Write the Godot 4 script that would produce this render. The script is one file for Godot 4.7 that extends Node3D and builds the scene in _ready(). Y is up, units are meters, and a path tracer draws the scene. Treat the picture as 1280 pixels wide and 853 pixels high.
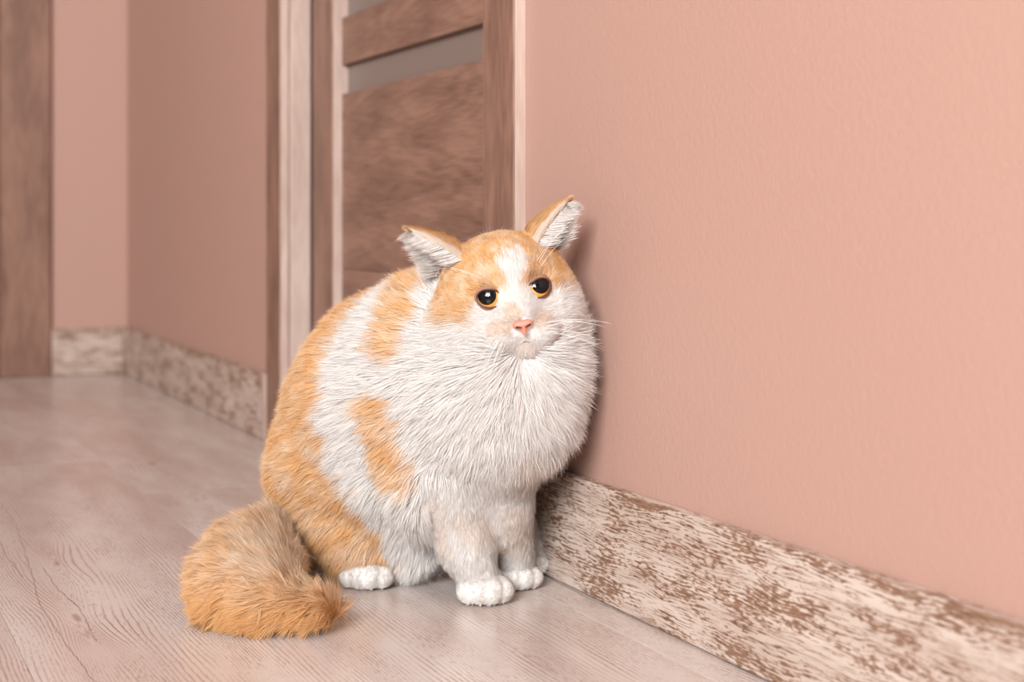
extends Node3D
# A ginger and white long-haired cat sitting on a laminate floor against a peach wall.
# Room axes: the wall with the door is the plane x = WALL, the hall recedes along -z, y is up, metres.

const WALL := 0.558
const SKIRT := 0.548
const BACK := -3.004
const SKIRT_H := 0.0893
const YAW := 24.73
var rng := RandomNumberGenerator.new()

# ------------------------------------------------------------------ helpers
func tag(o, label, category, group = ""):
	o.set_meta("label", label)
	o.set_meta("category", category)
	if group != "":
		o.set_meta("group", group)
	return o

func put(st, called: String, m: Material, parent: Node3D = null) -> MeshInstance3D:
	var o := MeshInstance3D.new()
	o.name = called
	o.mesh = st.commit() if st is SurfaceTool else st
	o.material_override = m
	o.cast_shadow = GeometryInstance3D.SHADOW_CASTING_SETTING_ON
	(parent if parent else self).add_child(o, true)
	return o

func struct(st, called: String, m: Material) -> MeshInstance3D:
	var o := put(st, called, m)
	o.set_meta("kind", "structure")
	return o

func start() -> SurfaceTool:
	var st := SurfaceTool.new()
	st.begin(Mesh.PRIMITIVE_TRIANGLES)
	return st

func tri(st: SurfaceTool, a: Vector3, b: Vector3, c: Vector3, n: Vector3, ua: Vector2, ub: Vector2, uc: Vector2) -> void:
	if (b - a).cross(c - a).dot(n) > 0.0:
		var s := b
		b = c
		c = s
		var u := ub
		ub = uc
		uc = u
	for q in [[a, ua], [b, ub], [c, uc]]:
		st.set_normal(n)
		st.set_uv(q[1])
		st.add_vertex(q[0])

# Box with chamfered edges; the texture's u runs along the axis «grain», v along the widest other axis of each face. uv in metres, moved by «off».
func bevel_box(st: SurfaceTool, lo: Vector3, hi: Vector3, ch := 0.0, grain := 1, off := Vector2.ZERO) -> void:
	var c := (lo + hi) / 2.0
	var h := (hi - lo) / 2.0
	ch = minf(ch, minf(h.x, minf(h.y, h.z)) * 0.9)
	var uv := func(p: Vector3, n: Vector3) -> Vector2:
		var u := p[grain]
		var others := [0, 1, 2]
		others.erase(grain)
		var ax: int = 0
		if absf(n[1]) > absf(n[ax]): ax = 1
		if absf(n[2]) > absf(n[ax]): ax = 2
		if ax == grain:
			return Vector2(p[others[0]], p[others[1]]) + off
		others.erase(ax)
		return Vector2(u, p[others[0]]) + off
	var quad := func(ps: Array, n: Vector3) -> void:
		tri(st, ps[0], ps[1], ps[2], n, uv.call(ps[0], n), uv.call(ps[1], n), uv.call(ps[2], n))
		tri(st, ps[0], ps[2], ps[3], n, uv.call(ps[0], n), uv.call(ps[2], n), uv.call(ps[3], n))
	var pt := func(ax: int, s: float, sb: float, sc: float) -> Vector3:
		var p := Vector3.ZERO
		p[ax] = s * h[ax]
		p[(ax + 1) % 3] = sb * (h[(ax + 1) % 3] - ch)
		p[(ax + 2) % 3] = sc * (h[(ax + 2) % 3] - ch)
		return p + c
	for ax in 3:
		for s in [-1.0, 1.0]:
			var n := Vector3.ZERO
			n[ax] = s
			quad.call([pt.call(ax, s, -1.0, -1.0), pt.call(ax, s, 1.0, -1.0), pt.call(ax, s, 1.0, 1.0), pt.call(ax, s, -1.0, 1.0)], n)
	if ch <= 0.0:
		return
	for ax in 3:          # the edges that run along the third axis, between faces ax and ax + 1
		var bx := (ax + 1) % 3
		for s in [-1.0, 1.0]:
			for t in [-1.0, 1.0]:
				var n := Vector3.ZERO
				n[ax] = s
				n[bx] = t
				quad.call([pt.call(ax, s, t, -1.0), pt.call(ax, s, t, 1.0), pt.call(bx, t, 1.0, s), pt.call(bx, t, -1.0, s)], n.normalized())
	for sx in [-1.0, 1.0]:
		for sy in [-1.0, 1.0]:
			for sz in [-1.0, 1.0]:
				var n := Vector3(sx, sy, sz).normalized()
				var a: Vector3 = pt.call(0, sx, sy, sz)
				var b: Vector3 = pt.call(1, sy, sz, sx)
				var d: Vector3 = pt.call(2, sz, sx, sy)
				tri(st, a, b, d, n, uv.call(a, n), uv.call(b, n), uv.call(d, n))

func box_part(called, lo, hi, m, parent, ch = 0.001, grain = 1, off = Vector2.ZERO) -> MeshInstance3D:
	var st := start()
	bevel_box(st, lo, hi, ch, grain, off)
	return put(st, called, m, parent)

func noise(s: int, f: float, oct := 3, kind := FastNoiseLite.TYPE_SIMPLEX_SMOOTH) -> FastNoiseLite:
	var n := FastNoiseLite.new()
	n.seed = s
	n.noise_type = kind
	n.frequency = f
	n.fractal_type = FastNoiseLite.FRACTAL_FBM
	n.fractal_octaves = oct
	return n

func c8(r: float, g: float, b: float) -> Color:
	return Color(r / 255.0, g / 255.0, b / 255.0)

func lin(r: float, g: float, b: float) -> Color:
	return c8(r, g, b).srgb_to_linear()

func sstep(a: float, b: float, x: float) -> float:
	var t := clampf((x - a) / (b - a), 0.0, 1.0)
	return t * t * (3.0 - 2.0 * t)

func textured(im: Image, rough: float, scale := Vector3.ONE) -> StandardMaterial3D:
	var m := StandardMaterial3D.new()
	im.generate_mipmaps()
	m.albedo_texture = ImageTexture.create_from_image(im)
	m.roughness = rough
	m.uv1_scale = scale
	return m

# ------------------------------------------------------------------ textures
# Oak-look veneer: u along the grain. 1.024 m by 0.512 m.
func wood_image(s: int, base: Color, dark: Color, contrast: float) -> Image:
	var w := 1024
	var h := 512
	var im := Image.create_empty(w, h, false, Image.FORMAT_RGB8)
	var broad := noise(s, 1.0, 3)
	var fine := noise(s + 1, 1.0, 2)
	var ring := noise(s + 2, 1.0, 3)
	for y in h:
		for x in w:
			var r := ring.get_noise_2d(x * 0.0016, y * 0.009)
			var band := 0.5 + 0.5 * sin(r * 26.0 + y * 0.05)
			var b := broad.get_noise_2d(x * 0.004, y * 0.02) * 0.5 + 0.5
			var f := fine.get_noise_2d(x * 0.018, y * 0.45)
			var t := clampf(0.16 * band + 0.75 * (b - 0.18) + 0.34 * f, 0.0, 1.0) * contrast
			im.set_pixel(x, y, base.lerp(dark, t))
	return im

# Whitewashed plank print, three planks of 1.3 m by 0.196 m one above the other.
func floor_image() -> Array:
	var w := 2048
	var h := 1020
	var im := Image.create_empty(w, h, false, Image.FORMAT_RGB8)
	var hm := Image.create_empty(w, h, false, Image.FORMAT_L8)
	var warp := noise(11, 1.0, 3)
	var streak := noise(12, 1.0, 2)
	var patch := noise(13, 1.0, 3)
	var base := c8(214, 202, 195)
	var line := c8(158, 126, 110)
	var deep := c8(112, 84, 70)
	var knots := [[0.55, 0.049, 0.010], [0.74, 0.062, 0.007], [0.95, 0.16, 0.006], [0.30, 0.12, 0.012], [1.1, 0.05, 0.010], [0.25, 0.15, 0.009]]
	for y in h:
		var plank := y / 340
		var v := (y % 340) / 340.0 * 0.196
		for x in w:
			var u := x / 2048.0 * 1.3
			var vc := 0.06 + 0.05 * plank + 0.03 * warp.get_noise_2d(u * 1.1, plank * 9.0)
			var f := v + 0.007 * warp.get_noise_2d(u * 1.7, v * 6.0 + plank * 31.0) + 0.0008 * warp.get_noise_2d(u * 14.0, v * 60.0 + plank * 31.0)
			for k in [plank * 2, plank * 2 + 1]:
				var du: float = (u - knots[k][0]) / 3.2
				var dv: float = v - knots[k][1]
				var r2: float = du * du + dv * dv
				var s: float = knots[k][2]
				f += signf(dv) * s * 1.6 * exp(-r2 / (s * s * 9.0)) * (1.0 - exp(-absf(dv) / 0.004))
			var centre := absf(f - vc)
			var lam := 0.0023 + 0.0045 * exp(-centre * centre / 0.0006)
			var ph := f / 0.0030 + 1.2 * sin(centre * 90.0)
			var saw := ph - floorf(ph)
			var l := sstep(0.62, 0.97, saw) * (1.0 - sstep(0.97, 1.0, saw))
			var mod := clampf(0.42 + 0.75 * patch.get_noise_2d(u * 7.0, v * 26.0 + plank * 17.0), 0.05, 1.0)
			var st := streak.get_noise_2d(u * 55.0, v * 2300.0 + plank * 77.0)
			var pore := sstep(0.34, 0.62, st) * clampf(0.5 + 0.9 * patch.get_noise_2d(u * 5.0 + 40.0, v * 20.0), 0.0, 1.0)
			var tint := patch.get_noise_2d(u * 2.2 + 9.0, v * 10.0 + plank * 5.0)
			var c := base.lerp(c8(197, 177, 168), clampf(0.35 + 0.9 * tint, 0.0, 0.8))
			c = c.lerp(line, clampf(l * mod * 1.25 + lam * 0.0, 0.0, 1.0))
			c = c.lerp(line.lerp(deep, 0.4), pore * 0.45)
			var kn := 0.0
			for k in [plank * 2, plank * 2 + 1]:
				var a: float = (u - knots[k][0]) / (knots[k][2] * 1.7)
				var b: float = (v - knots[k][1]) / (knots[k][2] * 0.35)
				kn = maxf(kn, 1.0 - sstep(0.35, 1.0, sqrt(a * a + b * b) + 0.25 * st))
			c = c.lerp(line.lerp(deep, 0.25), kn * 0.65)
			im.set_pixel(x, y, c)
			hm.set_pixel(x, y, Color(1.0 - 0.55 * l * mod - 0.5 * pore - 0.3 * kn, 0, 0))
	# cracks that run with the grain
	var cracks := [
		[Vector2(0.36, 0.036), Vector2(0.47, 0.032), Vector2(0.60, 0.030), Vector2(0.68, 0.036), Vector2(0.78, 0.042), Vector2(0.95, 0.052), Vector2(1.05, 0.050)],
		[Vector2(0.48, 0.052), Vector2(0.58, 0.056), Vector2(0.64, 0.050), Vector2(0.73, 0.049)],
		[Vector2(0.70, 0.030), Vector2(0.80, 0.026), Vector2(0.90, 0.030)],
	]
	for cr in cracks:
		for i in cr.size() - 1:
			for k in 260:
				var t := k / 260.0
				var p: Vector2 = cr[i].lerp(cr[i + 1], t)
				var dy := 0.0012 * warp.get_noise_2d(p.x * 30.0, p.y * 10.0)
				var xx := int(p.x / 1.3 * 2048.0)
				var yy := int((p.y + dy) / 0.196 * 340.0)
				var heavy := 0.34 + 0.4 * patch.get_noise_2d(p.x * 18.0, p.y)
				for q in [0]:
					if xx >= 0 and xx < w and yy + q < h:
						im.set_pixel(xx, yy + q, im.get_pixel(xx, yy + q).lerp(deep.darkened(0.3), heavy * (1.0 - 0.5 * q)))
						hm.set_pixel(xx, yy + q, Color(0.1, 0, 0))
	return [im, hm]

# Distressed white paint over brown board: 1.4 m by SKIRT_H.
func skirting_image() -> Image:
	var w := 2048
	var h := 144
	var im := Image.create_empty(w, h, false, Image.FORMAT_RGB8)
	var patch := noise(31, 1.0, 4)
	var grain := noise(32, 1.0, 2)
	var chip := noise(33, 1.0, 3)
	var tone := noise(34, 1.0, 3)
	var paint := c8(206, 187, 174)
	var bare := c8(132, 96, 73)
	var deep := c8(96, 64, 46)
	for y in h:
		var v := y / 144.0 * SKIRT_H
		for x in w:
			var u := x / 2048.0 * 1.4
			var wob := 0.0035 * tone.get_noise_2d(u * 9.0, v * 20.0)
			var p := patch.get_noise_2d(u * 11.0, (v + wob) * 34.0)
			var g := grain.get_noise_2d(u * 20.0, (v + wob) * 700.0)
			var k := chip.get_noise_2d(u * 95.0, v * 330.0)
			var lines := 0.5 + 0.5 * sin((v + wob * 1.8) / 0.0021 * TAU)
			var worn := p * 1.0 + 0.85 * k + 0.60 * g + 0.30 * (lines - 0.5) + 0.05
			worn += 0.42 * sstep(0.010, 0.0, v)        # worn along the upper edge
			var t := sstep(0.05, 0.60, worn)
			var c := paint.lerp(c8(184, 162, 148), clampf(0.4 + 0.8 * tone.get_noise_2d(u * 4.0, v * 30.0), 0.0, 1.0))
			c = c.lerp(c8(146, 118, 101), 0.85 * sstep(0.10, 0.60, g * 0.9 + 0.34 * lines - 0.05))
			c = c.lerp(bare.lerp(deep, clampf(0.15 + g * 0.9 + 0.5 * k, 0.0, 1.0)), t * 0.85)
			im.set_pixel(x, y, c)
	return im

# ------------------------------------------------------------------ solids from a distance field
# prim: [a, b, ra, rb, blend] is a tapered capsule; [c, radii, blend] an ellipsoid.
func prim_distance(pr: Array, p: Vector3) -> float:
	if pr.size() == 5:
		var a: Vector3 = pr[0]
		var ba: Vector3 = pr[1] - a
		var pa := p - a
		var t := clampf(pa.dot(ba) / maxf(ba.length_squared(), 1e-9), 0.0, 1.0)
		return (pa - ba * t).length() - lerpf(pr[2], pr[3], t)
	var r: Vector3 = pr[1]
	var q: Vector3 = p - pr[0]
	var k0 := (q / r).length()
	var k1 := (q / (r * r)).length()
	return k0 * (k0 - 1.0) / maxf(k1, 1e-6)

func blend(a: float, b: float, k: float) -> float:
	if absf(a - b) >= k:
		return minf(a, b)
	var h := 0.5 + 0.5 * (b - a) / k
	return lerpf(b, a, h) - k * h * (1.0 - h)

func field_at(prims: Array, p: Vector3) -> float:
	var d := 1.0
	for pr in prims:
		d = blend(d, prim_distance(pr, p), pr[pr.size() - 1])
	return d

# Surface nets. Returns [positions, normals, triangle indices (clockwise fronts)].
func mesh_field(prims: Array, cut: Array, cell: float) -> Array:
	var lo := Vector3.ONE * 1e9
	var hi := Vector3.ONE * -1e9
	for pr in prims:
		var r: Vector3 = Vector3.ONE * maxf(pr[2], pr[3]) if pr.size() == 5 else pr[1]
		lo = lo.min(pr[0] - r)
		hi = hi.max(pr[0] + r)
		if pr.size() == 5:
			lo = lo.min(pr[1] - r)
			hi = hi.max(pr[1] + r)
	lo -= Vector3.ONE * cell * 3.0
	hi += Vector3.ONE * cell * 3.0
	var nx := int((hi.x - lo.x) / cell) + 1
	var ny := int((hi.y - lo.y) / cell) + 1
	var nz := int((hi.z - lo.z) / cell) + 1
	var f := PackedFloat32Array()
	f.resize(nx * ny * nz)
	f.fill(1.0)
	for pass_no in 2:
		for pr in (prims if pass_no == 0 else cut):
			var caps: bool = pr.size() == 5
			var kk: float = pr[pr.size() - 1]
			var m := kk + cell * 3.0
			var r: Vector3 = Vector3.ONE * (maxf(pr[2], pr[3]) + m) if caps else pr[1] + Vector3.ONE * m
			var plo: Vector3 = pr[0] - r
			var phi: Vector3 = pr[0] + r
			if caps:
				plo = plo.min(pr[1] - r)
				phi = phi.max(pr[1] + r)
			var i0 := maxi(0, int((plo.x - lo.x) / cell))
			var i1 := mini(nx - 1, int((phi.x - lo.x) / cell) + 1)
			var j0 := maxi(0, int((plo.y - lo.y) / cell))
			var j1 := mini(ny - 1, int((phi.y - lo.y) / cell) + 1)
			var k0 := maxi(0, int((plo.z - lo.z) / cell))
			var k1 := mini(nz - 1, int((phi.z - lo.z) / cell) + 1)
			for k in range(k0, k1 + 1):
				for j in range(j0, j1 + 1):
					var at := (k * ny + j) * nx
					for i in range(i0, i1 + 1):
						var d := prim_distance(pr, lo + Vector3(i, j, k) * cell)
						f[at + i] = blend(f[at + i], d, kk) if pass_no == 0 else -blend(-f[at + i], d, kk)
	var of_cell := PackedInt32Array()
	of_cell.resize(nx * ny * nz)
	of_cell.fill(-1)
	var ps := PackedVector3Array()
	var ns := PackedVector3Array()
	var corner := [0, 1, nx, nx + 1, nx * ny, nx * ny + 1, nx * ny + nx, nx * ny + nx + 1]
	var c0: int = corner[1]; var c1: int = corner[2]; var c2: int = corner[3]; var c3: int = corner[4]; var c4: int = corner[5]; var c5: int = corner[6]; var c6: int = corner[7]
	var pairs := [[0, 1], [2, 3], [4, 5], [6, 7], [0, 2], [1, 3], [4, 6], [5, 7], [0, 4], [1, 5], [2, 6], [3, 7]]
	for k in nz - 1:
		for j in ny - 1:
			var at := (k * ny + j) * nx
			for i in nx - 1:
				var o := at + i
				var inside := int(f[o] < 0.0) + int(f[o + c0] < 0.0) + int(f[o + c1] < 0.0) + int(f[o + c2] < 0.0) + int(f[o + c3] < 0.0) + int(f[o + c4] < 0.0) + int(f[o + c5] < 0.0) + int(f[o + c6] < 0.0)
				if inside == 0 or inside == 8:
					continue
				var v := [f[o], f[o + c0], f[o + c1], f[o + c2], f[o + c3], f[o + c4], f[o + c5], f[o + c6]]
				var sum := Vector3.ZERO
				var n := 0
				for e in pairs:
					var a: float = v[e[0]]
					var b: float = v[e[1]]
					if (a < 0.0) != (b < 0.0):
						var t := a / (a - b)
						var pa := Vector3(e[0] & 1, (e[0] >> 1) & 1, e[0] >> 2)
						var pb := Vector3(e[1] & 1, (e[1] >> 1) & 1, e[1] >> 2)
						sum += pa.lerp(pb, t)
						n += 1
				of_cell[o] = ps.size()
				ps.append(lo + (Vector3(i, j, k) + sum / n) * cell)
				ns.append(Vector3(v[1] + v[3] + v[5] + v[7] - v[0] - v[2] - v[4] - v[6], v[2] + v[3] + v[6] + v[7] - v[0] - v[1] - v[4] - v[5], v[4] + v[5] + v[6] + v[7] - v[0] - v[1] - v[2] - v[3]).normalized())
	var ix := PackedInt32Array()
	var steps := [1, nx, nx * ny]
	for k in range(1, nz - 1):
		for j in range(1, ny - 1):
			var at := (k * ny + j) * nx
			for i in range(1, nx - 1):
				var o := at + i
				var here := f[o] < 0.0
				for ax in 3:
					if here == (f[o + steps[ax]] < 0.0):
						continue
					var sb: int = steps[(ax + 1) % 3]
					var sc: int = steps[(ax + 2) % 3]
					var q := [of_cell[o - sb - sc], of_cell[o - sc], of_cell[o], of_cell[o - sb]]
					if q.min() < 0:
						continue
					if here:
						q.reverse()
					ix.append_array(PackedInt32Array([q[0], q[1], q[2], q[0], q[2], q[3]]))
	return [ps, ns, ix]

# ------------------------------------------------------------------ the cat
var head := Transform3D()
var edge_noise := noise(51, 1.0, 3)
var streak_noise := noise(52, 1.0, 2)

const WHITE := Color(0.755, 0.70, 0.655)

func patch_capsule(p: Vector2, a: Vector2, b: Vector2, r: float) -> float:
	var t := clampf((p - a).dot(b - a) / maxf((b - a).length_squared(), 1e-9), 0.0, 1.0)
	return (p - a.lerp(b, t)).length() - r

# The coat's colour (linear) at a point in the cat's own axes.
func coat(p: Vector3, region: int) -> Color:
	var ginger := Color(0.74, 0.405, 0.175)
	var rust := Color(0.56, 0.27, 0.10)
	var cream := Color(0.77, 0.585, 0.425)
	var tan := Color(0.72, 0.51, 0.38)
	var n := edge_noise.get_noise_3d(p.x * 45.0, p.y * 45.0, p.z * 45.0)
	var s := streak_noise.get_noise_3d(p.x * 160.0, p.y * 160.0, p.z * 160.0)
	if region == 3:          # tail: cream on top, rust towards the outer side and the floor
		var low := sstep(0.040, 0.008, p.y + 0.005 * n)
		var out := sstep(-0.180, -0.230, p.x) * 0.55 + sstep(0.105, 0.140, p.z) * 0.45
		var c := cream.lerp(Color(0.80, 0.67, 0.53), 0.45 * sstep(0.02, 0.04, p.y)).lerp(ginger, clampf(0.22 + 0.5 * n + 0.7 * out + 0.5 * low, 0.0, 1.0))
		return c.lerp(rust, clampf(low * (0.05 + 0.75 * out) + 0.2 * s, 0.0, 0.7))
	if region == 2:          # paws
		return WHITE
	if region == 1:          # head
		var h := head.affine_inverse() * p
		var c := WHITE
		var fy := h.y + 0.004 * n
		# ginger cap over forehead and temples
		var ax := absf(h.x)
		var drop := -0.010 if h.x < 0.0 else -0.001
		var low := lerpf(0.008, drop, sstep(0.020, 0.034, ax))
		var cap := sstep(low - 0.005, low + 0.005, fy) * (1.0 - 0.85 * sstep(0.048, 0.056, ax) * sstep(0.030, 0.010, h.y))
		# white blaze from the crown down the nose
		var bx := h.x - 0.0022 - 0.06 * h.y
		var bw := lerpf(0.0050, 0.0102, sstep(0.004, 0.030, h.y))
		var blaze := (1.0 - sstep(bw - 0.002, bw + 0.002, absf(bx) + 0.004 * n)) * sstep(0.037, 0.027, h.y + 0.012 * s)
		var shade := clampf(0.15 + 0.8 * s + 0.8 * n, 0.0, 0.8)
		c = c.lerp(cream.lerp(ginger, clampf(0.72 + 0.9 * n + 0.6 * s, 0.0, 1.0)).lerp(rust, shade * 0.5), cap)
		c = c.lerp(WHITE, blaze)
		# tan smudges on the nose bridge and whisker pads
		var pad := Vector2(absf(h.x - 0.0005) - 0.016, h.y + 0.019)
		var smudge := (1.0 - sstep(0.5, 1.1, (pad / Vector2(0.011, 0.008)).length() + 0.5 * n)) * 0.6
		smudge = maxf(smudge, (1.0 - sstep(0.5, 1.1, ((Vector2(h.x, h.y) - Vector2(-0.003, -0.011)) / Vector2(0.006, 0.010)).length() + 0.5 * n)) * 0.65)
		smudge = maxf(smudge, (1.0 - sstep(0.5, 1.1, ((Vector2(h.x, h.y) - Vector2(0.003, -0.037)) / Vector2(0.012, 0.0045)).length() + 0.5 * n)) * 0.2)
		return c.lerp(tan.lerp(ginger, 0.15), smudge * sstep(0.02, 0.035, h.z))
	# body
	var xy := Vector2(p.x, p.y) + Vector2(0.010 * n + 0.004 * s, 0.006 * n)
	var xs := [-0.088, -0.092, -0.102, -0.121, -0.137, -0.146, -0.143, -0.128, -0.112, -0.082, -0.070]
	var ys := [0.00, 0.020, 0.045, 0.075, 0.10, 0.127, 0.176, 0.205, 0.225, 0.244, 0.30]
	var xb: float = xs[10]
	for i in 10:
		if xy.y < ys[i + 1]:
			xb = lerpf(xs[i], xs[i + 1], clampf((xy.y - ys[i]) / (ys[i + 1] - ys[i]), 0.0, 1.0))
			break
	var m := sstep(xb + 0.006, xb - 0.006, xy.x)
	var pale := sstep(-0.01, 0.012, p.z + 0.2 * (0.04 - p.y)) * sstep(0.06, 0.025, p.y)
	m *= 1.0 - 0.75 * pale
	var c1 := patch_capsule(xy, Vector2(-0.078, 0.238), Vector2(-0.090, 0.196), 0.012)
	var c2 := patch_capsule(xy, Vector2(-0.101, 0.150), Vector2(-0.082, 0.098), 0.0125)
	m = maxf(m, 1.0 - sstep(-0.004, 0.005, c1))
	m = maxf(m, 1.0 - sstep(-0.004, 0.005, c2))
	var g := ginger.lerp(cream, clampf(0.30 + 0.7 * n + 0.5 * s, 0.0, 0.75)).lerp(rust, clampf(0.05 - 0.5 * n + 0.4 * s, 0.0, 0.4))
	g = g.lerp(rust, 0.55 * sstep(0.045, 0.015, p.y) * sstep(-0.13, -0.15, p.x))
	var c := WHITE.lerp(g, clampf(m, 0.0, 1.0))
	# faint tan bars on the fore legs and a blush at the chest's side
	var t1 := patch_capsule(xy, Vector2(-0.036, 0.066), Vector2(-0.020, 0.052), 0.009)
	var t2 := patch_capsule(xy, Vector2(-0.062, 0.075), Vector2(-0.050, 0.042), 0.006)
	var t3 := patch_capsule(xy, Vector2(0.004, 0.062), Vector2(0.002, 0.040), 0.010)
	var t4 := patch_capsule(xy, Vector2(0.008, 0.115), Vector2(0.016, 0.100), 0.008)
	var tt := maxf(maxf(1.0 - sstep(-0.003, 0.004, t1), 1.0 - sstep(-0.003, 0.004, t2)), maxf(1.0 - sstep(-0.003, 0.004, t3), 0.8 - 0.8 * sstep(-0.003, 0.006, t4)))
	return c.lerp(Color(0.73, 0.55, 0.44), tt * 0.42 * (1.0 - clampf(m, 0.0, 1.0)) * (1.0 if p.z > -0.03 else 0.0))

const CHIN := Vector3(0.004, 0.196, 0.075)

# [lie direction, length in metres, lift] of the hair at a point.
func hair(p: Vector3, n: Vector3, region: int) -> Array:
	if region == 1:
		var h := head.affine_inverse() * p
		var from_nose := h - Vector3(0.004, -0.020, 0.050)
		var r := from_nose.length()
		var len := lerpf(0.0038, 0.0095, sstep(0.012, 0.040, r))
		var cheek := sstep(0.026, 0.050, absf(h.x)) * sstep(0.020, -0.012, h.y)
		len = lerpf(len, 0.021 if h.x < 0.0 else 0.014, cheek)
		len = lerpf(len, 0.018, sstep(-0.032, -0.044, h.y) * sstep(0.05, 0.03, h.z))
		var d := from_nose + Vector3(0, 0.012 * sstep(0.0, 0.02, h.y) - 0.02 * cheek, -0.012)
		return [head.basis * d, len, 0.7 + 0.2 * cheek]
	if region == 2:
		return [Vector3(0.0, -0.25, 1.0), 0.0028, 0.6]
	if region == 3:
		return [Vector3(-1.0, -0.35, -0.15) + n * 0.2, 0.021, 1.3]
	var d := p - CHIN
	d.y -= 0.35 * d.length() * sstep(0.10, 0.02, p.y)
	var len := 0.022
	var chest := sstep(0.16, 0.07, (p - Vector3(0.0, 0.17, 0.04)).length())
	len = lerpf(len, 0.028, chest)
	var leg := sstep(0.132, 0.080, p.y) * sstep(-0.075, -0.06, p.x) * sstep(-0.03, -0.015, p.z)
	len = lerpf(len, 0.0085, leg)
	if leg > 0.3:
		d = Vector3(0.05, -1, 0.1)
	return [d, len, lerpf(1.0, 0.75, leg)]

# One lock: a few tapering blades. y leaves the skin, z is the way the hair lies.
func lock_mesh(s: int, blades: int, spread: float, wide: float, gather: float) -> ArrayMesh:
	rng.seed = s
	var st := start()
	for b in blades:
		var a := rng.randf() * TAU
		var rr := sqrt(rng.randf()) * spread
		var root := Vector3(cos(a) * rr, 0, sin(a) * rr)
		var side := rng.randf_range(-0.12, 0.12)
		var lift := rng.randf_range(0.26, 0.46)
		var long := rng.randf_range(0.75, 1.1)
		var tip := Vector3(root.x * (1.0 - gather) + side, lift * 0.95, root.z * (1.0 - gather) + long)
		var mid := Vector3(root.x * (1.0 - gather * 0.3) + side * 0.3, lift * 0.72, root.z + long * 0.36)
		var shade := rng.randf_range(0.88, 1.06)
		st.set_color(Color(shade, shade, shade))
		var roll := rng.randf_range(-0.5, 0.5)
		var prev := []
		for k in 4:
			var t := k / 3.0
			var q := root.lerp(mid, t).lerp(mid.lerp(tip, t), t)
			var wdt := wide * (1.0 - 0.45 * t)
			var across := Vector3(cos(roll), sin(roll), 0) * wdt * 0.5
			var run := ((mid - root) * (1.0 - t) + (tip - mid) * t).normalized()
			var nn := run.cross(across).normalized()
			if nn.y < 0.0:
				nn = -nn
			nn = (nn + Vector3(0, 0.15, 0)).normalized()
			var now := [q - across, q + across, nn]
			if k > 0:
				var quad := [prev[0], prev[1], now[1], prev[0], now[1], now[0]] if k < 3 else [prev[0], prev[1], q]
				if (quad[1] - quad[0]).cross(quad[2] - quad[0]).dot(Vector3(0, 1, -0.3)) > 0.0:
					quad.reverse()
				for v in quad:
					st.set_normal(now[2] if (v - now[0]).length() < wide else prev[2])
					st.add_vertex(v)
			prev = now
	return st.commit()

func scatter(called: String, parent: Node3D, locks: Array, spots: Array, m: Material) -> void:
	# spots: [Transform3D, Color], dealt out over the lock variants
	for k in locks.size():
		var mm := MultiMesh.new()
		mm.transform_format = MultiMesh.TRANSFORM_3D
		mm.use_colors = true
		mm.mesh = locks[k]
		var mine := []
		for i in range(k, spots.size(), locks.size()):
			mine.append(spots[i])
		mm.instance_count = mine.size()
		for i in mine.size():
			mm.set_instance_transform(i, mine[i][0])
			mm.set_instance_color(i, mine[i][1])
		var o := MultiMeshInstance3D.new()
		o.name = called
		o.multimesh = mm
		o.material_override = m
		o.set_meta("kind", "stuff")
		parent.add_child(o, true)

func lock_at(p: Vector3, n: Vector3, lie: Vector3, len: float, lift: float) -> Transform3D:
	if p.y < 0.014:
		n.y = maxf(n.y, 0.15)
		n = n.normalized()
		lie.y = maxf(lie.y, 0.0)
	var z := lie - n * lie.dot(n)
	if z.length() < 1e-4:
		z = Vector3(0, -1, 0.01) - n * n.dot(Vector3(0, -1, 0.01))
	z = z.normalized()
	return Transform3D(Basis(n.cross(z) * len, n * len * lift, z * len), p - n * 0.0005)

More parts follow.
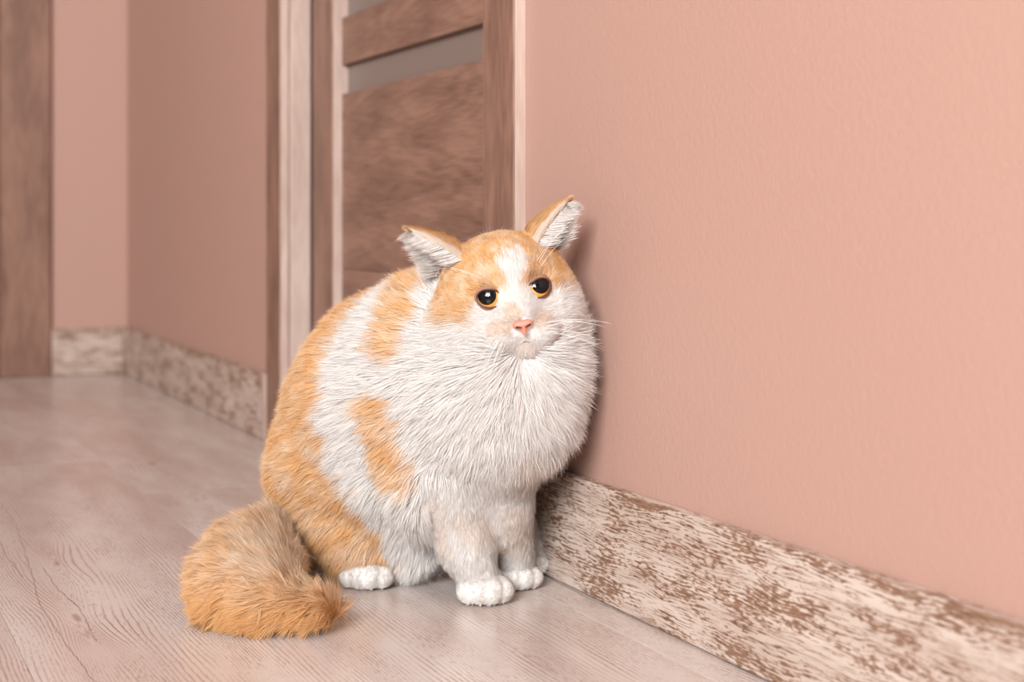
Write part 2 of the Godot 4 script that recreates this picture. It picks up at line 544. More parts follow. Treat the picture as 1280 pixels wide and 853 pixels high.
func grow(solid: Array, region: int, per_mm2: float, wall: Array, into: Array) -> void:
	var ps: PackedVector3Array = solid[0]
	var ns: PackedVector3Array = solid[1]
	var ix: PackedInt32Array = solid[2]
	var head_in := head.affine_inverse()
	var carry := 0.0
	for t in range(0, ix.size(), 3):
		var a := ps[ix[t]]
		var b := ps[ix[t + 1]]
		var c := ps[ix[t + 2]]
		carry += (b - a).cross(c - a).length() * 0.5e6 * per_mm2
		while carry > 0.0:
			carry -= 1.0
			var u := rng.randf()
			var v := rng.randf()
			if u + v > 1.0:
				u = 1.0 - u
				v = 1.0 - v
			var p := a + (b - a) * u + (c - a) * v
			if p.y < 0.003:
				continue
			if p.x * wall[0] + p.z * wall[1] > wall[2] - 0.002:
				continue
			var n := (ns[ix[t]] * (1.0 - u - v) + ns[ix[t + 1]] * u + ns[ix[t + 2]] * v).normalized()
			if region == 0:
				var h := head_in * p
				if (h / Vector3(0.047, 0.042, 0.044)).length() < 1.0:
					continue
			elif region == 1:
				var h := head_in * p
				var skip := false
				for e in eyes:
					var q := Vector2(h.x - e.x, h.y - e.y)
					if h.z > 0.0 and ((q - Vector2(0, -0.0004)) / Vector2(0.0086, 0.0066)).length() < 1.0:
						skip = true
				if skip or (h.z > 0.03 and (Vector2(h.x - 0.0014, h.y + 0.0215) / Vector2(0.0072, 0.0052)).length() < 1.0):
					continue
			var hr := hair(p, n, region)
			var wig := 0.35 if region != 3 else 0.55
			var q1 := Vector3(edge_noise.get_noise_3d(p.x * 95.0, p.y * 95.0, p.z * 95.0 + 7.0), edge_noise.get_noise_3d(p.x * 95.0, p.y * 95.0, p.z * 95.0 + 57.0), edge_noise.get_noise_3d(p.x * 95.0, p.y * 95.0, p.z * 95.0 + 107.0))
			var lie: Vector3 = hr[0].normalized() + q1 * wig * 2.6 + Vector3(rng.randf() - 0.5, rng.randf() - 0.5, rng.randf() - 0.5) * wig
			var len: float = hr[1] * rng.randf_range(0.7, 1.15)
			var at := lock_at(p, n, lie, len, hr[2] * rng.randf_range(0.75, 1.35))
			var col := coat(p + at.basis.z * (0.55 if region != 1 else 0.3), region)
			var k := rng.randf_range(0.86, 1.06) if region != 1 or col.b > 0.55 else rng.randf_range(0.68, 1.14)
			into.append([at, Color(col.r * k, col.g * k, col.b * k)])

var eyes := [Vector3(-0.0175, 0.0045, 0.0), Vector3(0.0195, 0.0045, 0.0)]

func add_solid(st: SurfaceTool, solid: Array, region: int) -> void:
	var ps: PackedVector3Array = solid[0]
	var ns: PackedVector3Array = solid[1]
	var ix: PackedInt32Array = solid[2]
	var cs := PackedColorArray()
	for p in ps:
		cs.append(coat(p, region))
	for i in ix:
		st.set_normal(ns[i])
		st.set_color(cs[i])
		st.add_vertex(ps[i])

func moved(solid: Array, t: Transform3D) -> Array:
	var ps := PackedVector3Array()
	var ns := PackedVector3Array()
	for p in solid[0]:
		ps.append(t * p)
	for n in solid[1]:
		ns.append((t.basis * n).normalized())
	return [ps, ns, solid[2]]

func tube(st: SurfaceTool, path: Array, r0: float, r1: float, sides := 5) -> void:
	var rings := []
	for i in path.size():
		var dir: Vector3 = (path[mini(i + 1, path.size() - 1)] - path[maxi(i - 1, 0)]).normalized()
		var x := dir.cross(Vector3(0.31, 0.9, 0.2)).normalized()
		var y := dir.cross(x)
		var r := lerpf(r0, r1, float(i) / (path.size() - 1))
		var ring := []
		for k in sides:
			var a := TAU * k / sides
			ring.append([path[i] + (x * cos(a) + y * sin(a)) * r, x * cos(a) + y * sin(a)])
		rings.append(ring)
	for i in rings.size() - 1:
		for k in sides:
			var a = rings[i][k]; var b = rings[i][(k + 1) % sides]; var c = rings[i + 1][(k + 1) % sides]; var d = rings[i + 1][k]
			tri(st, a[0], b[0], c[0], (a[1] + c[1]).normalized(), Vector2.ZERO, Vector2.ZERO, Vector2.ZERO)
			tri(st, a[0], c[0], d[0], (a[1] + c[1]).normalized(), Vector2.ZERO, Vector2.ZERO, Vector2.ZERO)

func paw_prims() -> Array:
	# toes towards +z, sole at y = 0, about 42 mm wide
	return [
		[Vector3(0, 0.0140, -0.012), Vector3(0.0165, 0.0138, 0.019), 0.008],
		[Vector3(-0.0132, 0.0108, 0.001), Vector3(-0.0136, 0.0100, 0.0075), 0.0088, 0.0090, 0.004],
		[Vector3(-0.0048, 0.0125, 0.001), Vector3(-0.0048, 0.0108, 0.0120), 0.0094, 0.0096, 0.0018],
		[Vector3(0.0048, 0.0125, 0.001), Vector3(0.0048, 0.0108, 0.0120), 0.0094, 0.0096, 0.0018],
		[Vector3(0.0132, 0.0108, 0.001), Vector3(0.0136, 0.0100, 0.0075), 0.0088, 0.0090, 0.0018],
	]

func build_cat() -> void:
	var cat := Node3D.new()
	cat.name = "cat"
	add_child(cat)
	var yaw := deg_to_rad(YAW)
	cat.rotation.y = -yaw
	cat.position = Vector3(1.2 * sin(yaw), 0, -1.2 * cos(yaw))
	tag(cat, "ginger and white long-haired cat sitting on the whitewashed floor against the peach wall", "cat")
	head = Transform3D(Basis(Vector3(0, 0, 1), deg_to_rad(11.5)) * Basis(Vector3(0, 1, 0), deg_to_rad(6.0)), Vector3(-0.0024, 0.2343, 0.05))
	# the skirting's face in the cat's own axes: x * wall[0] + z * wall[1] <= wall[2]
	var wall := [cos(yaw), -sin(yaw), SKIRT - cat.position.x]

	var torso := [
		[Vector3(-0.130, 0.078, -0.080), Vector3(-0.105, 0.120, -0.065), 0.060, 0.072, 0.03],
		[Vector3(-0.105, 0.125, -0.065), Vector3(-0.083, 0.150, -0.045), 0.073, 0.076, 0.03],
		[Vector3(-0.083, 0.150, -0.045), Vector3(-0.052, 0.165, -0.020), 0.075, 0.066, 0.03],
		[Vector3(-0.052, 0.165, -0.020), Vector3(-0.020, 0.150, 0.020), 0.064, 0.050, 0.03],
		[Vector3(-0.004, 0.186, 0.028), Vector3(-0.009, 0.160, 0.030), 0.051, 0.047, 0.03],
		[Vector3(-0.014, 0.156, 0.030), Vector3(-0.026, 0.118, 0.020), 0.046, 0.034, 0.03],
		[Vector3(-0.040, 0.190, -0.005), Vector3(-0.004, 0.230, 0.025), 0.058, 0.040, 0.03],
		[Vector3(-0.142, 0.088, -0.055), Vector3(-0.120, 0.040, -0.035), 0.050, 0.030, 0.02],
		[Vector3(-0.120, 0.040, -0.035), Vector3(-0.116, 0.018, -0.030), 0.028, 0.014, 0.015],
		[Vector3(-0.088, 0.090, -0.022), Vector3(-0.072, 0.034, -0.024), 0.046, 0.022, 0.025],
		[Vector3(-0.060, 0.130, 0.012), Vector3(-0.055, 0.090, 0.026), 0.040, 0.031, 0.02],
		[Vector3(-0.055, 0.090, 0.026), Vector3(-0.036, 0.042, 0.030), 0.031, 0.0195, 0.012],
		[Vector3(-0.036, 0.042, 0.030), Vector3(-0.024, 0.014, 0.030), 0.0185, 0.0145, 0.01],
		[Vector3(-0.008, 0.122, 0.018), Vector3(-0.005, 0.070, 0.006), 0.030, 0.018, 0.02],
		[Vector3(-0.005, 0.070, 0.006), Vector3(0.0030, 0.016, -0.014), 0.0180, 0.0140, 0.012],
		[Vector3(-0.020, 0.110, 0.018), Vector3(-0.014, 0.055, 0.004), 0.030, 0.014, 0.02],
		[Vector3(-0.040, 0.060, -0.060), Vector3(0.008, 0.018, -0.060), 0.040, 0.012, 0.02],
	]
	var tail := [
		[Vector3(-0.150, 0.040, -0.095), Vector3(-0.187, 0.028, -0.040), 0.018, 0.016, 0.012],
		[Vector3(-0.189, 0.034, -0.040), Vector3(-0.210, 0.033, 0.020), 0.016, 0.016, 0.012],
		[Vector3(-0.207, 0.029, 0.020), Vector3(-0.210, 0.028, 0.070), 0.016, 0.016, 0.012],
		[Vector3(-0.210, 0.028, 0.070), Vector3(-0.202, 0.023, 0.100), 0.016, 0.016, 0.012],
		[Vector3(-0.202, 0.023, 0.100), Vector3(-0.177, 0.019, 0.115), 0.016, 0.015, 0.012],
		[Vector3(-0.177, 0.019, 0.115), Vector3(-0.134, 0.014, 0.122), 0.015, 0.009, 0.012],
		[Vector3(-0.190, 0.024, 0.020), Vector3(-0.180, 0.022, 0.088), 0.017, 0.017, 0.028],
	]
	var skull := [
		[Vector3(-0.0015, 0.004, -0.008), Vector3(0.0485, 0.044, 0.046), 0.01],
		[Vector3(-0.030, -0.018, 0.004), Vector3(0.026, 0.024, 0.026), 0.02],
		[Vector3(0.022, -0.018, 0.004), Vector3(0.023, 0.024, 0.026), 0.02],
		[Vector3(0.0005, 0.018, 0.018), Vector3(0.0012, -0.014, 0.040), 0.018, 0.0095, 0.016],
		[Vector3(-0.0105, -0.0265, 0.030), Vector3(0.0135, 0.0115, 0.0135), 0.010],
		[Vector3(0.0130, -0.0265, 0.030), Vector3(0.0135, 0.0115, 0.0135), 0.006],
		[Vector3(0.0015, -0.0345, 0.024), Vector3(0.011, 0.0075, 0.013), 0.008],
	]
	# sockets: shallow hollows that the eyeballs fill
	var hollow := []
	for i in 2:
		var z := 0.06
		while z > 0.0 and field_at(skull, Vector3(eyes[i].x, eyes[i].y, z)) > 0.0:
			z -= 0.0005
		eyes[i].z = z
		hollow.append([Vector3(eyes[i].x, eyes[i].y, z + 0.002), Vector3(0.0090, 0.0074, 0.005), 0.002])

	var fur := StandardMaterial3D.new()
	fur.vertex_color_use_as_albedo = true
	fur.roughness = 0.65
	fur.metallic_specular = 0.15
	fur.backlight_enabled = true
	fur.backlight = Color(0.3, 0.3, 0.3)
	var skin := StandardMaterial3D.new()
	skin.vertex_color_use_as_albedo = true
	skin.roughness = 0.9
	skin.metallic_specular = 0.2

	var s_torso := mesh_field(torso, [], 0.0045)
	var s_tail := mesh_field(tail, [], 0.0045)
	var s_head := moved(mesh_field(skull, hollow, 0.0022), head)
	var paw := mesh_field(paw_prims(), [], 0.0016)
	var paws := []
	for q in [[Vector3(-0.0215, 0, 0.034), 8.0, 1.0], [Vector3(0.0040, 0, -0.012), 12.0, 0.88], [Vector3(-0.115, 0, -0.015), -6.0, 1.0], [Vector3(0.0115, 0.003, -0.050), 14.0, 0.78]]:
		paws.append(moved(paw, Transform3D(Basis(Vector3(0, 1, 0), deg_to_rad(q[1])).scaled(Vector3.ONE * q[2]), q[0])))
	var st := start()
	add_solid(st, s_torso, 0)
	add_solid(st, s_tail, 3)
	add_solid(st, s_head, 1)
	for q in paws:
		add_solid(st, q, 2)
	st.index()
	var body := put(st, "body", skin, cat)

	# eyes
	var iris := StandardMaterial3D.new()
	iris.albedo_color = c8(226, 150, 52)
	iris.roughness = 0.12
	iris.clearcoat_enabled = true
	iris.clearcoat = 0.4
	iris.clearcoat_roughness = 0.02
	var black := StandardMaterial3D.new()
	black.albedo_color = c8(10, 7, 8)
	black.roughness = 0.06
	black.metallic_specular = 0.4
	var rim := StandardMaterial3D.new()
	rim.albedo_color = c8(74, 40, 34)
	rim.roughness = 0.5
	for i in 2:
		var ball := SphereMesh.new()
		ball.radius = 0.0115
		ball.height = 0.0230
		ball.radial_segments = 48
		ball.rings = 24
		var eye := put(ball, "eye", iris, cat)
		var out := Vector3(signf(eyes[i].x) * 0.14, 0.03, 1.0).normalized()
		eye.transform = head * Transform3D(Basis.looking_at(-out, Vector3.UP), eyes[i] - out * 0.0068 )
		# pupil: a cap of a slightly larger sphere
		var cap := start()
		var ang := 0.64
		for a in 40:
			for k in 8:
				var q := []
				for e in [[a, k], [a + 1, k], [a + 1, k + 1], [a, k + 1]]:
					var th: float = ang * e[1] / 8.0
					var ph: float = TAU * e[0] / 40.0
					q.append(Vector3(sin(th) * cos(ph), sin(th) * sin(ph), cos(th)))
				for v in ([[0, 1, 2], [0, 2, 3]] if k > 0 else [[0, 2, 3]]):
					tri(cap, q[v[0]] * 0.01162, q[v[1]] * 0.01162, q[v[2]] * 0.01162, q[v[0]], Vector2.ZERO, Vector2.ZERO, Vector2.ZERO)
		cap.index()
		var pupil := put(cap, "pupil", black, eye)
		pupil.rotation = Vector3(-0.20, signf(eyes[i].x) * 0.14, 0.0)
		# lids: a band over the eyeball that leaves an almond open, with a dark line along its edge
		var lid := start()
		var loop := []
		var shell := []
		var fr := 0.0119
		for k in 41:
			var a := TAU * k / 40.0
			var x := 0.0090 * cos(a)
			var y := (0.0074 if sin(a) < 0.0 else 0.0063) * sin(a) + 0.0010 * cos(a) * signf(eyes[i].x)
			var edge := Vector3(x, y, sqrt(maxf(fr * fr - x * x - y * y, 0.0)))
			loop.append(edge)
			var wide := Vector3(cos(a), sin(a), 0.0) * 0.0116
			wide.z = sqrt(fr * fr - 0.0116 * 0.0116)
			var strip := []
			for j in 7:
				strip.append(edge.lerp(wide, j / 6.0).normalized() * fr)
			shell.append(strip)
		for k in 40:
			for j in 6:
				var q := [shell[k][j], shell[k + 1][j], shell[k + 1][j + 1], shell[k][j + 1]]
				for v in [[0, 1, 2], [0, 2, 3]]:
					for e in 3:
						lid.set_color(Color(0.34, 0.18, 0.12))
					tri(lid, q[v[0]], q[v[1]], q[v[2]], q[v[0]].normalized(), Vector2.ZERO, Vector2.ZERO, Vector2.ZERO)
		var lid_node := put(lid, "eyelid", skin, eye)
		var line := start()
		tube(line, loop, 0.0007, 0.0007, 6)
		put(line, "eyelid_rim", rim, eye)

	# nose leather
	var nose_prims := [
		[Vector3(-0.0030, 0.0016, 0), Vector3(0.0038, 0.0028, 0.0040), 0.002],
		[Vector3(0.0030, 0.0016, 0), Vector3(0.0038, 0.0028, 0.0040), 0.002],
		[Vector3(0, 0.0010, 0.0008), Vector3(0, -0.0042, -0.0006), 0.0030, 0.0014, 0.002],
	]
	var nostril := [
		[Vector3(-0.0044, -0.0004, 0.0030), Vector3(-0.0022, -0.0016, 0.0036), 0.0007, 0.0010, 0.0006],
		[Vector3(0.0044, -0.0004, 0.0030), Vector3(0.0022, -0.0016, 0.0036), 0.0007, 0.0010, 0.0006],
	]
	var s_nose := mesh_field(nose_prims, nostril, 0.0004)
	st = start()
	for i in s_nose[2]:
		var p: Vector3 = s_nose[0][i]
		var dark := minf(prim_distance(nostril[0], p), prim_distance(nostril[1], p))
		st.set_color(lin(214, 136, 116).lerp(lin(60, 22, 18), sstep(0.0009, 0.0, dark)))
		st.set_normal(s_nose[1][i])
		st.add_vertex(p)
	st.index()
	var leather := StandardMaterial3D.new()
	leather.vertex_color_use_as_albedo = true
	leather.roughness = 0.45
	var nose_z := 0.07
	while nose_z > 0.0 and field_at(skull, Vector3(0.0012, -0.020, nose_z)) > 0.0:
		nose_z -= 0.0005
	var nose := put(st, "nose", leather, cat)
	nose.transform = head * Transform3D(Basis(Vector3(1, 0, 0), -0.15).scaled(Vector3.ONE * 1.1), Vector3(0.0014, -0.0205, nose_z + 0.0010))

	# mouth: the groove under the nose and the two lip lines
	st = start()
	for s in [-1.0, 1.0]:
		var path := []
		for k in 9:
			var t := k / 8.0
			var q := Vector3(0.0014 + s * 0.008 * t, -0.0318 - 0.0014 * sin(t * PI * 0.9) , 0.0)
			var z := 0.07
			while z > 0.0 and field_at(skull, Vector3(q.x, q.y, z)) > 0.0:
				z -= 0.0005
			path.append(head * Vector3(q.x, q.y, z + 0.0006))
		tube(st, path, 0.0005, 0.0002)
	var lip := StandardMaterial3D.new()
	lip.albedo_color = c8(150, 98, 80)
	lip.roughness = 0.6
	put(st, "mouth", lip, cat)

	# ears: concave shells turned outwards
	var ear_fur := []
	for s in [-1.0, 1.0]:
		st = start()
		var front := Vector3(-0.029 if s < 0.0 else 0.026, 0.034, 0.016)
		var back := Vector3(-0.028 if s < 0.0 else 0.023, 0.047, -0.012)
		var outer := Vector3(-0.051 if s < 0.0 else 0.044, 0.026, -0.014)
		var tip := Vector3(-0.063, 0.064, -0.004) if s < 0.0 else Vector3(0.059, 0.061, -0.004)
		var pts := []
		var nu := 24
		var nv := 16
		for j in nv + 1:
			var row := []
			var up := j / float(nv)
			for i in nu + 1:
				var t := i / float(nu)
				# base curve from the front edge over the back to the outer edge
				var mid := back * 2.0 - (front + outer) * 0.5
				var b := front.lerp(mid, t).lerp(mid.lerp(outer, t), t)
				var taper := pow(1.0 - up, 0.85)
				var spine := ((front + outer) * 0.5).lerp(tip, up)
				var q := spine + (b - (front + outer) * 0.5) * taper
				row.append(q + Vector3(s * 0.001, 0.002, 0.0) * sin(up * PI))
			pts.append(row)
		var hollow_dir := ((front + outer) * 0.5 - back).normalized()
		for j in nv:
			for i in nu:
				var a: Vector3 = pts[j][i]; var b: Vector3 = pts[j][i + 1]; var c: Vector3 = pts[j + 1][i + 1]; var d: Vector3 = pts[j + 1][i]
				var n := (b - a).cross(d - a).normalized()
				if n.length() < 0.5:
					n = (b - a).cross(c - a).normalized()
				if n.dot(hollow_dir) > 0.0:
					n = -n
				for side in 2:
					var nn := n if side == 0 else -n
					var off := nn * 0.0005
					st.set_color(Color(0.64, 0.36, 0.17) if side == 0 else Color(0.70, 0.52, 0.45))
					tri(st, a + off, b + off, c + off, nn, Vector2.ZERO, Vector2.ZERO, Vector2.ZERO)
					tri(st, a + off, c + off, d + off, nn, Vector2.ZERO, Vector2.ZERO, Vector2.ZERO)
				# short hair on the back, longer pale hair along the rim and inside
				for k in 7:
					var u := rng.randf()
					var v := rng.randf()
					var p := a.lerp(b, u).lerp(d.lerp(c, u), v)
					var col := Color(0.72, 0.41, 0.19) * rng.randf_range(0.72, 1.15)
					if j >= nv - 2:
						continue
					if i < 2 or i > nu - 3:
						col = Color(0.76, 0.62, 0.50)
					ear_fur.append([lock_at(head * p, head.basis * n, head.basis * (tip - p), 0.0095 * rng.randf_range(0.7, 1.2), 0.9), col])
				for k in 3:
					var u := rng.randf()
					var v := rng.randf()
					var p := a.lerp(b, u).lerp(d.lerp(c, u), v)
					var lie := (tip - p).normalized() * 0.5 + Vector3(-0.7 if s < 0.0 else 0.4, -0.35, 0.35)
					ear_fur.append([lock_at(head * (p - n * 0.0006), head.basis * -n, head.basis * lie, (0.017 - 0.006 * j / nv) * rng.randf_range(0.6, 1.2), 1.0), Color(0.76, 0.69, 0.64) * rng.randf_range(0.92, 1.03)])
		st.index()
		var ear := put(st, "ear", skin, cat)
		ear.transform = head

	# whiskers, each one by itself
	var hairs := StandardMaterial3D.new()
	hairs.albedo_color = c8(250, 246, 240)
	hairs.roughness = 0.4
	hairs.backlight_enabled = true
	hairs.backlight = Color(0.6, 0.6, 0.6)
	rng.seed = 77
	for s in [-1.0, 1.0]:
		for k in 9:
			var row := k / 3
			var root := Vector3(0.0014 + s * (0.013 + 0.0022 * (k % 3)), -0.0215 - 0.0035 * row, 0.0)
			var z := 0.07
			while z > 0.0 and field_at(skull, Vector3(root.x, root.y, z)) > 0.0:
				z -= 0.0005
			root.z = z
			var long := rng.randf_range(0.034, 0.050) * (1.0 if s > 0.0 else 0.72)
			var dir := Vector3(s * 1.0, rng.randf_range(-0.15, 0.40) - 0.16 * row, rng.randf_range(-0.2, 0.35)).normalized() if s > 0.0 else Vector3(-0.75, -0.55 - 0.25 * row + rng.randf_range(-0.1, 0.25), 0.25).normalized()
			var path := []
			for i in 9:
				var t := i / 8.0
				path.append(head * (root + dir * long * t + Vector3(0, -0.012 * t * t, -0.010 * t * t)))
			st = start()
			tube(st, path, 0.00013, 0.00004, 4)
			put(st, "whisker", hairs, cat)
	for k in 5:      # brow hairs
		var s := -1.0 if k < 2 else 1.0
		var root := Vector3(s * (0.018 + 0.003 * (k % 3)), 0.018, 0.030)
		var path := []
		for i in 7:
			var t := i / 6.0
			path.append(head * (root + Vector3(s * 0.030, 0.026 + 0.004 * k, 0.012) * t + Vector3(s * 0.006, -0.010, -0.006) * t * t))
		st = start()
		tube(st, path, 0.00013, 0.00004, 4)
		put(st, "whisker", hairs, cat)

	# fur
	rng.seed = 5
	var long_locks := []
	var mid_locks := []
	var short_locks := []
	for k in 3:
		long_locks.append(lock_mesh(100 + k, 9, 0.075, 0.017, 0.72))
	for k in 2:
		mid_locks.append(lock_mesh(200 + k, 8, 0.13, 0.028, 0.4))
		short_locks.append(lock_mesh(300 + k, 7, 0.24, 0.045, 0.2))
	rng.seed = 6
	var spots := []
	grow(s_torso, 0, 0.75, wall, spots)
	var short_coat := []
	var long_coat := []
	for q in spots:
		(short_coat if q[0].basis.z.length() < 0.0135 else long_coat).append(q)
	scatter("coat_fur", body, long_locks, long_coat, fur)
	scatter("leg_fur", body, mid_locks, short_coat, fur)
	spots = []
	grow(s_tail, 3, 0.9, wall, spots)
	scatter("tail_fur", body, long_locks, spots, fur)
	spots = []
	grow(s_head, 1, 2.2, wall, spots)
	var face := []
	var cheeks := []
	for q in spots:
		(face if q[0].basis.z.length() < 0.0115 else cheeks).append(q)
	scatter("face_fur", body, short_locks, face, fur)
	scatter("cheek_fur", body, mid_locks, cheeks, fur)
	spots = []
	for q in paws:
		grow(q, 2, 2.0, wall, spots)
	scatter("paw_fur", body, short_locks, spots, fur)
	scatter("ear_fur", body, mid_locks, ear_fur, fur)

# ------------------------------------------------------------------ the room
func _ready() -> void:
	var yaw := deg_to_rad(YAW)
	# camera: level, with the lens shifted down (the horizon lies above the middle of the frame)
	var cam := Camera3D.new()
	cam.name = "camera"
	var lens := CameraAttributesPhysical.new()
	lens.frustum_focal_length = 50.0
	lens.frustum_focus_distance = 1.11
	lens.frustum_near = 0.05
	lens.frustum_far = 50.0
	lens.exposure_aperture = 6.0
	cam.attributes = lens
	cam.set_frustum(0.05 * 853.0 / 1900.0, Vector2(0, -0.05 * 146.5 / 1900.0), 0.05, 50.0)
	cam.position = Vector3(0, 0.29, 0)
	cam.rotation.y = -yaw
	cam.current = true
	add_child(cam)

	var env := Environment.new()
	env.background_mode = Environment.BG_COLOR
	env.background_color = Color(0.02, 0.02, 0.02)
	env.tonemap_mode = Environment.TONE_MAPPER_LINEAR
	env.tonemap_exposure = 1.38
	env.sdfgi_enabled = true
	env.ssao_enabled = true
	env.ssil_enabled = true
	var we := WorldEnvironment.new()
	we.name = "world_environment"
	we.environment = env
	add_child(we)

	# bounced flash: a large soft light high up behind and to the left of the camera
	var key := AreaLight3D.new()
	key.name = "key_light"
	key.area_size = Vector2(1.6, 1.3)
	key.light_energy = 19.5
	key.light_color = Color(0.96, 0.985, 1.0)
	key.area_range = 12.0
	key.shadow_enabled = true
	add_child(key)
	key.look_at_from_position(Vector3(-1.9, 1.7, 1.8), Vector3(0.35, 0.2, -1.2))

	# materials
	var paint := StandardMaterial3D.new()
	paint.albedo_color = c8(181, 142, 127)
	paint.roughness = 0.55
	var bumps := NoiseTexture2D.new()
	bumps.width = 512
	bumps.height = 512
	bumps.seamless = true
	bumps.noise = noise(3, 0.05, 3)
	paint.heightmap_enabled = true
	paint.heightmap_texture = bumps
	paint.heightmap_scale = 0.018
	paint.uv1_triplanar = true
	paint.uv1_world_triplanar = true
	paint.uv1_scale = Vector3(6, 6, 6)
	var plaster := StandardMaterial3D.new()
	plaster.albedo_color = c8(168, 160, 154)
	plaster.roughness = 0.9
	var oak := textured(wood_image(21, c8(150, 112, 93), c8(88, 60, 48), 0.95), 0.45, Vector3(1.0 / 1.024, 1.0 / 0.512, 1))
	var pale := textured(wood_image(25, c8(200, 176, 163), c8(156, 128, 115), 0.8), 0.45, Vector3(1.0 / 1.024, 1.0 / 0.512, 1))
	var board := textured(skirting_image(), 0.5, Vector3(1.0 / 1.4, -1.0 / SKIRT_H, 1))
	var fl := floor_image()
	var laminate := textured(fl[0], 0.22)
	laminate.heightmap_enabled = true
	laminate.heightmap_texture = ImageTexture.create_from_image(fl[1])
	laminate.heightmap_scale = 0.03
	var frosted := StandardMaterial3D.new()
	frosted.albedo_color = c8(122, 105, 96)
	frosted.roughness = 0.3
	var dark := StandardMaterial3D.new()
	dark.albedo_color = c8(60, 48, 42)
	dark.roughness = 0.8

	# walls, ceiling
	var left := -3.2
	var front := 2.8
	var top := 2.5
	var o1 := -1.240      # the door's opening
	var o2 := -1.907
	var st := start()
	bevel_box(st, Vector3(WALL, -0.02, o1), Vector3(WALL + 0.12, top, front + 0.1))
	bevel_box(st, Vector3(WALL, -0.02, BACK - 0.1), Vector3(WALL + 0.12, top, o2))
	bevel_box(st, Vector3(WALL, 2.05, o2), Vector3(WALL + 0.12, top, o1))
	bevel_box(st, Vector3(WALL + 0.10, -0.02, o2), Vector3(WALL + 0.12, 2.05, o1))
	struct(st, "wall_right", paint)
	st = start()
	var d1 := 0.325       # the other door's opening in the far wall
	var d2 := -0.475
	bevel_box(st, Vector3(d1, -0.02, BACK - 0.1), Vector3(WALL, top, BACK))
	bevel_box(st, Vector3(left - 0.1, -0.02, BACK - 0.1), Vector3(d2, top, BACK))
	bevel_box(st, Vector3(d2, 2.05, BACK - 0.1), Vector3(d1, top, BACK))
	bevel_box(st, Vector3(d2, -0.02, BACK - 0.1), Vector3(d1, 2.05, BACK - 0.08))
	struct(st, "wall_back", paint)
	st = start()
	bevel_box(st, Vector3(left - 0.1, -0.02, BACK), Vector3(left, top, front + 0.1))
	struct(st, "wall_left", plaster)
	st = start()
	bevel_box(st, Vector3(left, -0.02, front), Vector3(WALL, top, front + 0.1))
	struct(st, "wall_front", plaster)
	st = start()
	bevel_box(st, Vector3(left - 0.1, top, BACK - 0.1), Vector3(WALL + 0.12, top + 0.1, front + 0.1))
	struct(st, "ceiling", plaster)

	# floor: a slab under laminate planks that run along the hall
	st = start()
	bevel_box(st, Vector3(left - 0.1, -0.12, BACK - 0.1), Vector3(WALL + 0.12, -0.0095, front + 0.1))
	var floor_node := struct(st, "floor", dark)
	rng.seed = 9
	var row := 0
	var x0 := 0.520
	var ends := {0: -0.25, 1: -0.35, 2: -0.6, 3: -1.25, 4: -0.2}
	while x0 > left:
		var at: float = ends.get(row, -rng.randf() * 1.2)
		while at < front:
			at += 1.3
		var third := row % 3
		if row == 2: third = 0
		if row == 1: third = 1
		var flip := false
		while at > BACK:
			var z1 := minf(at, front)
			var z0 := maxf(at - 1.3, BACK + 0.004)
			var xa := x0
			var xb := minf(x0 + 0.196, WALL)
			if z1 - z0 > 0.01:
				st = start()
				var lo := Vector3(xa + 0.00015, -0.0095, z0 + 0.0002)
				var hi := Vector3(xb - 0.00015, 0.0, z1 - 0.0002)
				var ch := 0.00015
				# top face with the print's own coordinates, then the sides
				var q := [Vector3(lo.x + ch, hi.y, lo.z + ch), Vector3(hi.x - ch, hi.y, lo.z + ch), Vector3(hi.x - ch, hi.y, hi.z - ch), Vector3(lo.x + ch, hi.y, hi.z - ch)]
				var e := [Vector3(lo.x, hi.y - ch, lo.z), Vector3(hi.x, hi.y - ch, lo.z), Vector3(hi.x, hi.y - ch, hi.z), Vector3(lo.x, hi.y - ch, hi.z)]
				var g := [Vector3(lo.x, lo.y, lo.z), Vector3(hi.x, lo.y, lo.z), Vector3(hi.x, lo.y, hi.z), Vector3(lo.x, lo.y, hi.z)]
				var uv := func(p: Vector3) -> Vector2:
					var u := (p.z - (at - 1.3)) / 1.3
					var v := (p.x - xa) / 0.196
					return Vector2(1.0 - u if flip else u, (third + clampf(v, 0.004, 0.996)) / 3.0)
				tri(st, q[0], q[1], q[2], Vector3.UP, uv.call(q[0]), uv.call(q[1]), uv.call(q[2]))
				tri(st, q[0], q[2], q[3], Vector3.UP, uv.call(q[0]), uv.call(q[2]), uv.call(q[3]))
				var outs := [Vector3(0, 0, -1), Vector3(1, 0, 0), Vector3(0, 0, 1), Vector3(-1, 0, 0)]
				for i in 4:
					var j := (i + 1) % 4
					var n: Vector3 = (outs[i] + Vector3.UP).normalized()
					tri(st, q[i], q[j], e[j], n, uv.call(q[i]), uv.call(q[j]), uv.call(e[j]))
					tri(st, q[i], e[j], e[i], n, uv.call(q[i]), uv.call(e[j]), uv.call(e[i]))
					tri(st, e[i], e[j], g[j], outs[i], uv.call(e[i]), uv.call(e[j]), uv.call(g[j]))
					tri(st, e[i], g[j], g[i], outs[i], uv.call(e[i]), uv.call(g[j]), uv.call(g[i]))
				put(st, "plank", laminate, floor_node)
			at -= 1.3
			third = (third + 1) % 3
			flip = not flip
		x0 -= 0.196
		row += 1

	# skirting boards
	var ar := -1.1838     # where the near architrave ends
	st = start()
	bevel_box(st, Vector3(SKIRT, 0.0008, ar), Vector3(WALL, SKIRT_H, front), 0.0012, 2, Vector2(1.2, 0))
	struct(st, "baseboard_right", board)
	st = start()
	bevel_box(st, Vector3(SKIRT, 0.0008, BACK), Vector3(WALL, SKIRT_H, -1.99), 0.0012, 2, Vector2(0.2, 0))
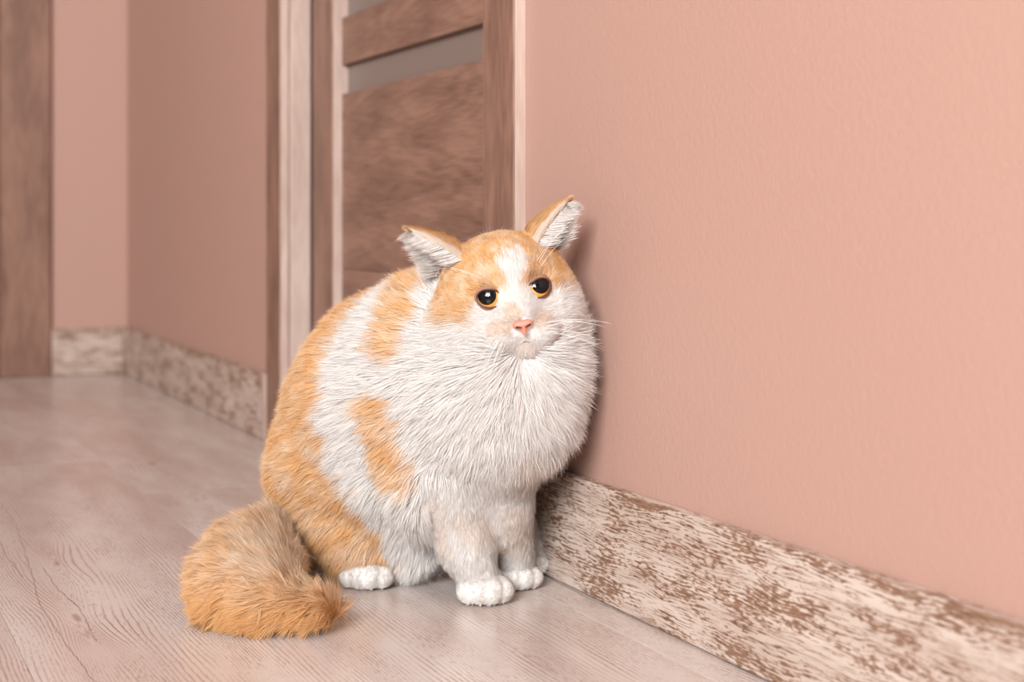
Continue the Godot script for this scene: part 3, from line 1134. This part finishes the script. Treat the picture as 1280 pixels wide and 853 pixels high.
	var bl := struct(st, "baseboard_right_far", board)
	bl.name = "baseboard_right_001"
	box_part("end_cap", Vector3(SKIRT - 0.001, 0.0008, -1.99), Vector3(WALL, SKIRT_H + 0.001, -1.972), pale, bl)
	st = start()
	bevel_box(st, Vector3(0.415, 0.0008, BACK), Vector3(SKIRT, SKIRT_H, BACK + 0.010), 0.0012, 0, Vector2(0.55, 0))
	struct(st, "baseboard_back", board)
	st = start()
	bevel_box(st, Vector3(left, 0.0008, BACK), Vector3(left + 0.01, SKIRT_H, front), 0.0012, 2)
	struct(st, "baseboard_left", board)

	# the door in the right wall: architraves, jamb, leaf with rails, glass strips and panels
	var ax0 := 0.5467     # the architrave's face
	var door := Node3D.new()
	door.name = "door_1"
	door.set_meta("kind", "structure")
	add_child(door)
	box_part("architrave", Vector3(ax0, 0.0, -1.247), Vector3(WALL, 2.11, ar), oak, door, 0.0012, 1)
	box_part("architrave_edge", Vector3(ax0 + 0.0012, 0.0, ar), Vector3(WALL, 2.11, ar + 0.0012), pale, door, 0.0004, 1)
	box_part("architrave", Vector3(ax0, 0.0, -1.966), Vector3(WALL, 2.11, -1.902), oak, door, 0.0012, 1, Vector2(0.3, 0.2))
	box_part("architrave_edge", Vector3(ax0 + 0.001, 0.0, -1.902), Vector3(WALL, 2.11, -1.9008), pale, door, 0.0004, 1)
	box_part("architrave", Vector3(ax0, 2.045, -1.902), Vector3(WALL, 2.11, -1.247), oak, door, 0.0012, 2)
	box_part("jamb", Vector3(WALL + 0.001, 0.0, -1.907), Vector3(0.586, 2.05, -1.893), pale, door, 0.001, 1)
	box_part("jamb", Vector3(WALL + 0.001, 0.0, -1.252), Vector3(0.586, 2.05, -1.240), pale, door, 0.001, 1)
	box_part("jamb", Vector3(WALL + 0.001, 2.038, -1.893), Vector3(0.586, 2.05, -1.252), pale, door, 0.001, 2)
	var lf := 0.585       # the leaf's face
	var lz0 := -1.8826
	var lz1 := -1.255
	var s0 := -1.8032      # the inner edges of the stiles
	var s1 := -1.3383
	box_part("stile", Vector3(lf, 0.004, lz0), Vector3(lf + 0.04, 2.035, s0), oak, door, 0.0015, 1, Vector2(0.1, 0.35))
	box_part("stile_edge", Vector3(lf + 0.0015, 0.004, s0), Vector3(lf + 0.030, 2.035, s0 + 0.001), pale, door, 0.0003, 1)
	box_part("stile", Vector3(lf, 0.004, s1), Vector3(lf + 0.04, 2.035, lz1), oak, door, 0.0015, 1, Vector2(0.4, 0.1))
	var rc := lf + 0.0125  # face of rails and panels, set back between the stiles
	build_leaf(door, rc, s0 + 0.001, s1, oak, frosted)
	# the far door: only its architrave shows
	var door2 := Node3D.new()
	door2.name = "door_2"
	door2.set_meta("kind", "structure")
	add_child(door2)
	box_part("architrave", Vector3(d1 - 0.005, 0.0, BACK), Vector3(0.4135, 2.13, BACK + 0.012), oak, door2, 0.002, 1, Vector2(0.0, 0.1))
	box_part("architrave", Vector3(d2 - 0.085, 0.0, BACK), Vector3(d2 + 0.005, 2.13, BACK + 0.012), oak, door2, 0.002, 1, Vector2(0.4, 0.2))
	box_part("architrave", Vector3(d2 + 0.005, 2.045, BACK), Vector3(d1 - 0.005, 2.13, BACK + 0.012), oak, door2, 0.002, 0)
	box_part("leaf", Vector3(d2 + 0.003, 0.005, BACK - 0.055), Vector3(d1 - 0.003, 2.045, BACK - 0.02), oak, door2, 0.002, 1)

	build_cat()

func build_leaf(door: Node3D, rc: float, z0: float, z1: float, oak: Material, frosted: Material) -> void:
	# [from, to, what] from the floor up
	var parts := [[0.004, 0.120, 0], [0.1205, 0.2340, 0], [0.2345, 0.4510, 0]]
	var y := 0.451
	while y < 1.60:
		parts.append([y, y + 0.036, 1])
		parts.append([y + 0.036, y + 0.095, 0])
		y += 0.095
	parts.append([y, 2.035, 0])
	var k := 0.0
	for p in parts:
		if p[2] == 0:
			box_part("panel", Vector3(rc, p[0], z0), Vector3(rc + 0.02, p[1], z1), oak, door, 0.0008, 2, Vector2(1.84 + fmod(k * 0.17, 0.5), k * 0.21))
		else:
			box_part("glass_pane", Vector3(rc + 0.008, p[0] - 0.003, z0), Vector3(rc + 0.012, p[1] + 0.003, z1), frosted, door, 0.0, 2)
		k += 1.0
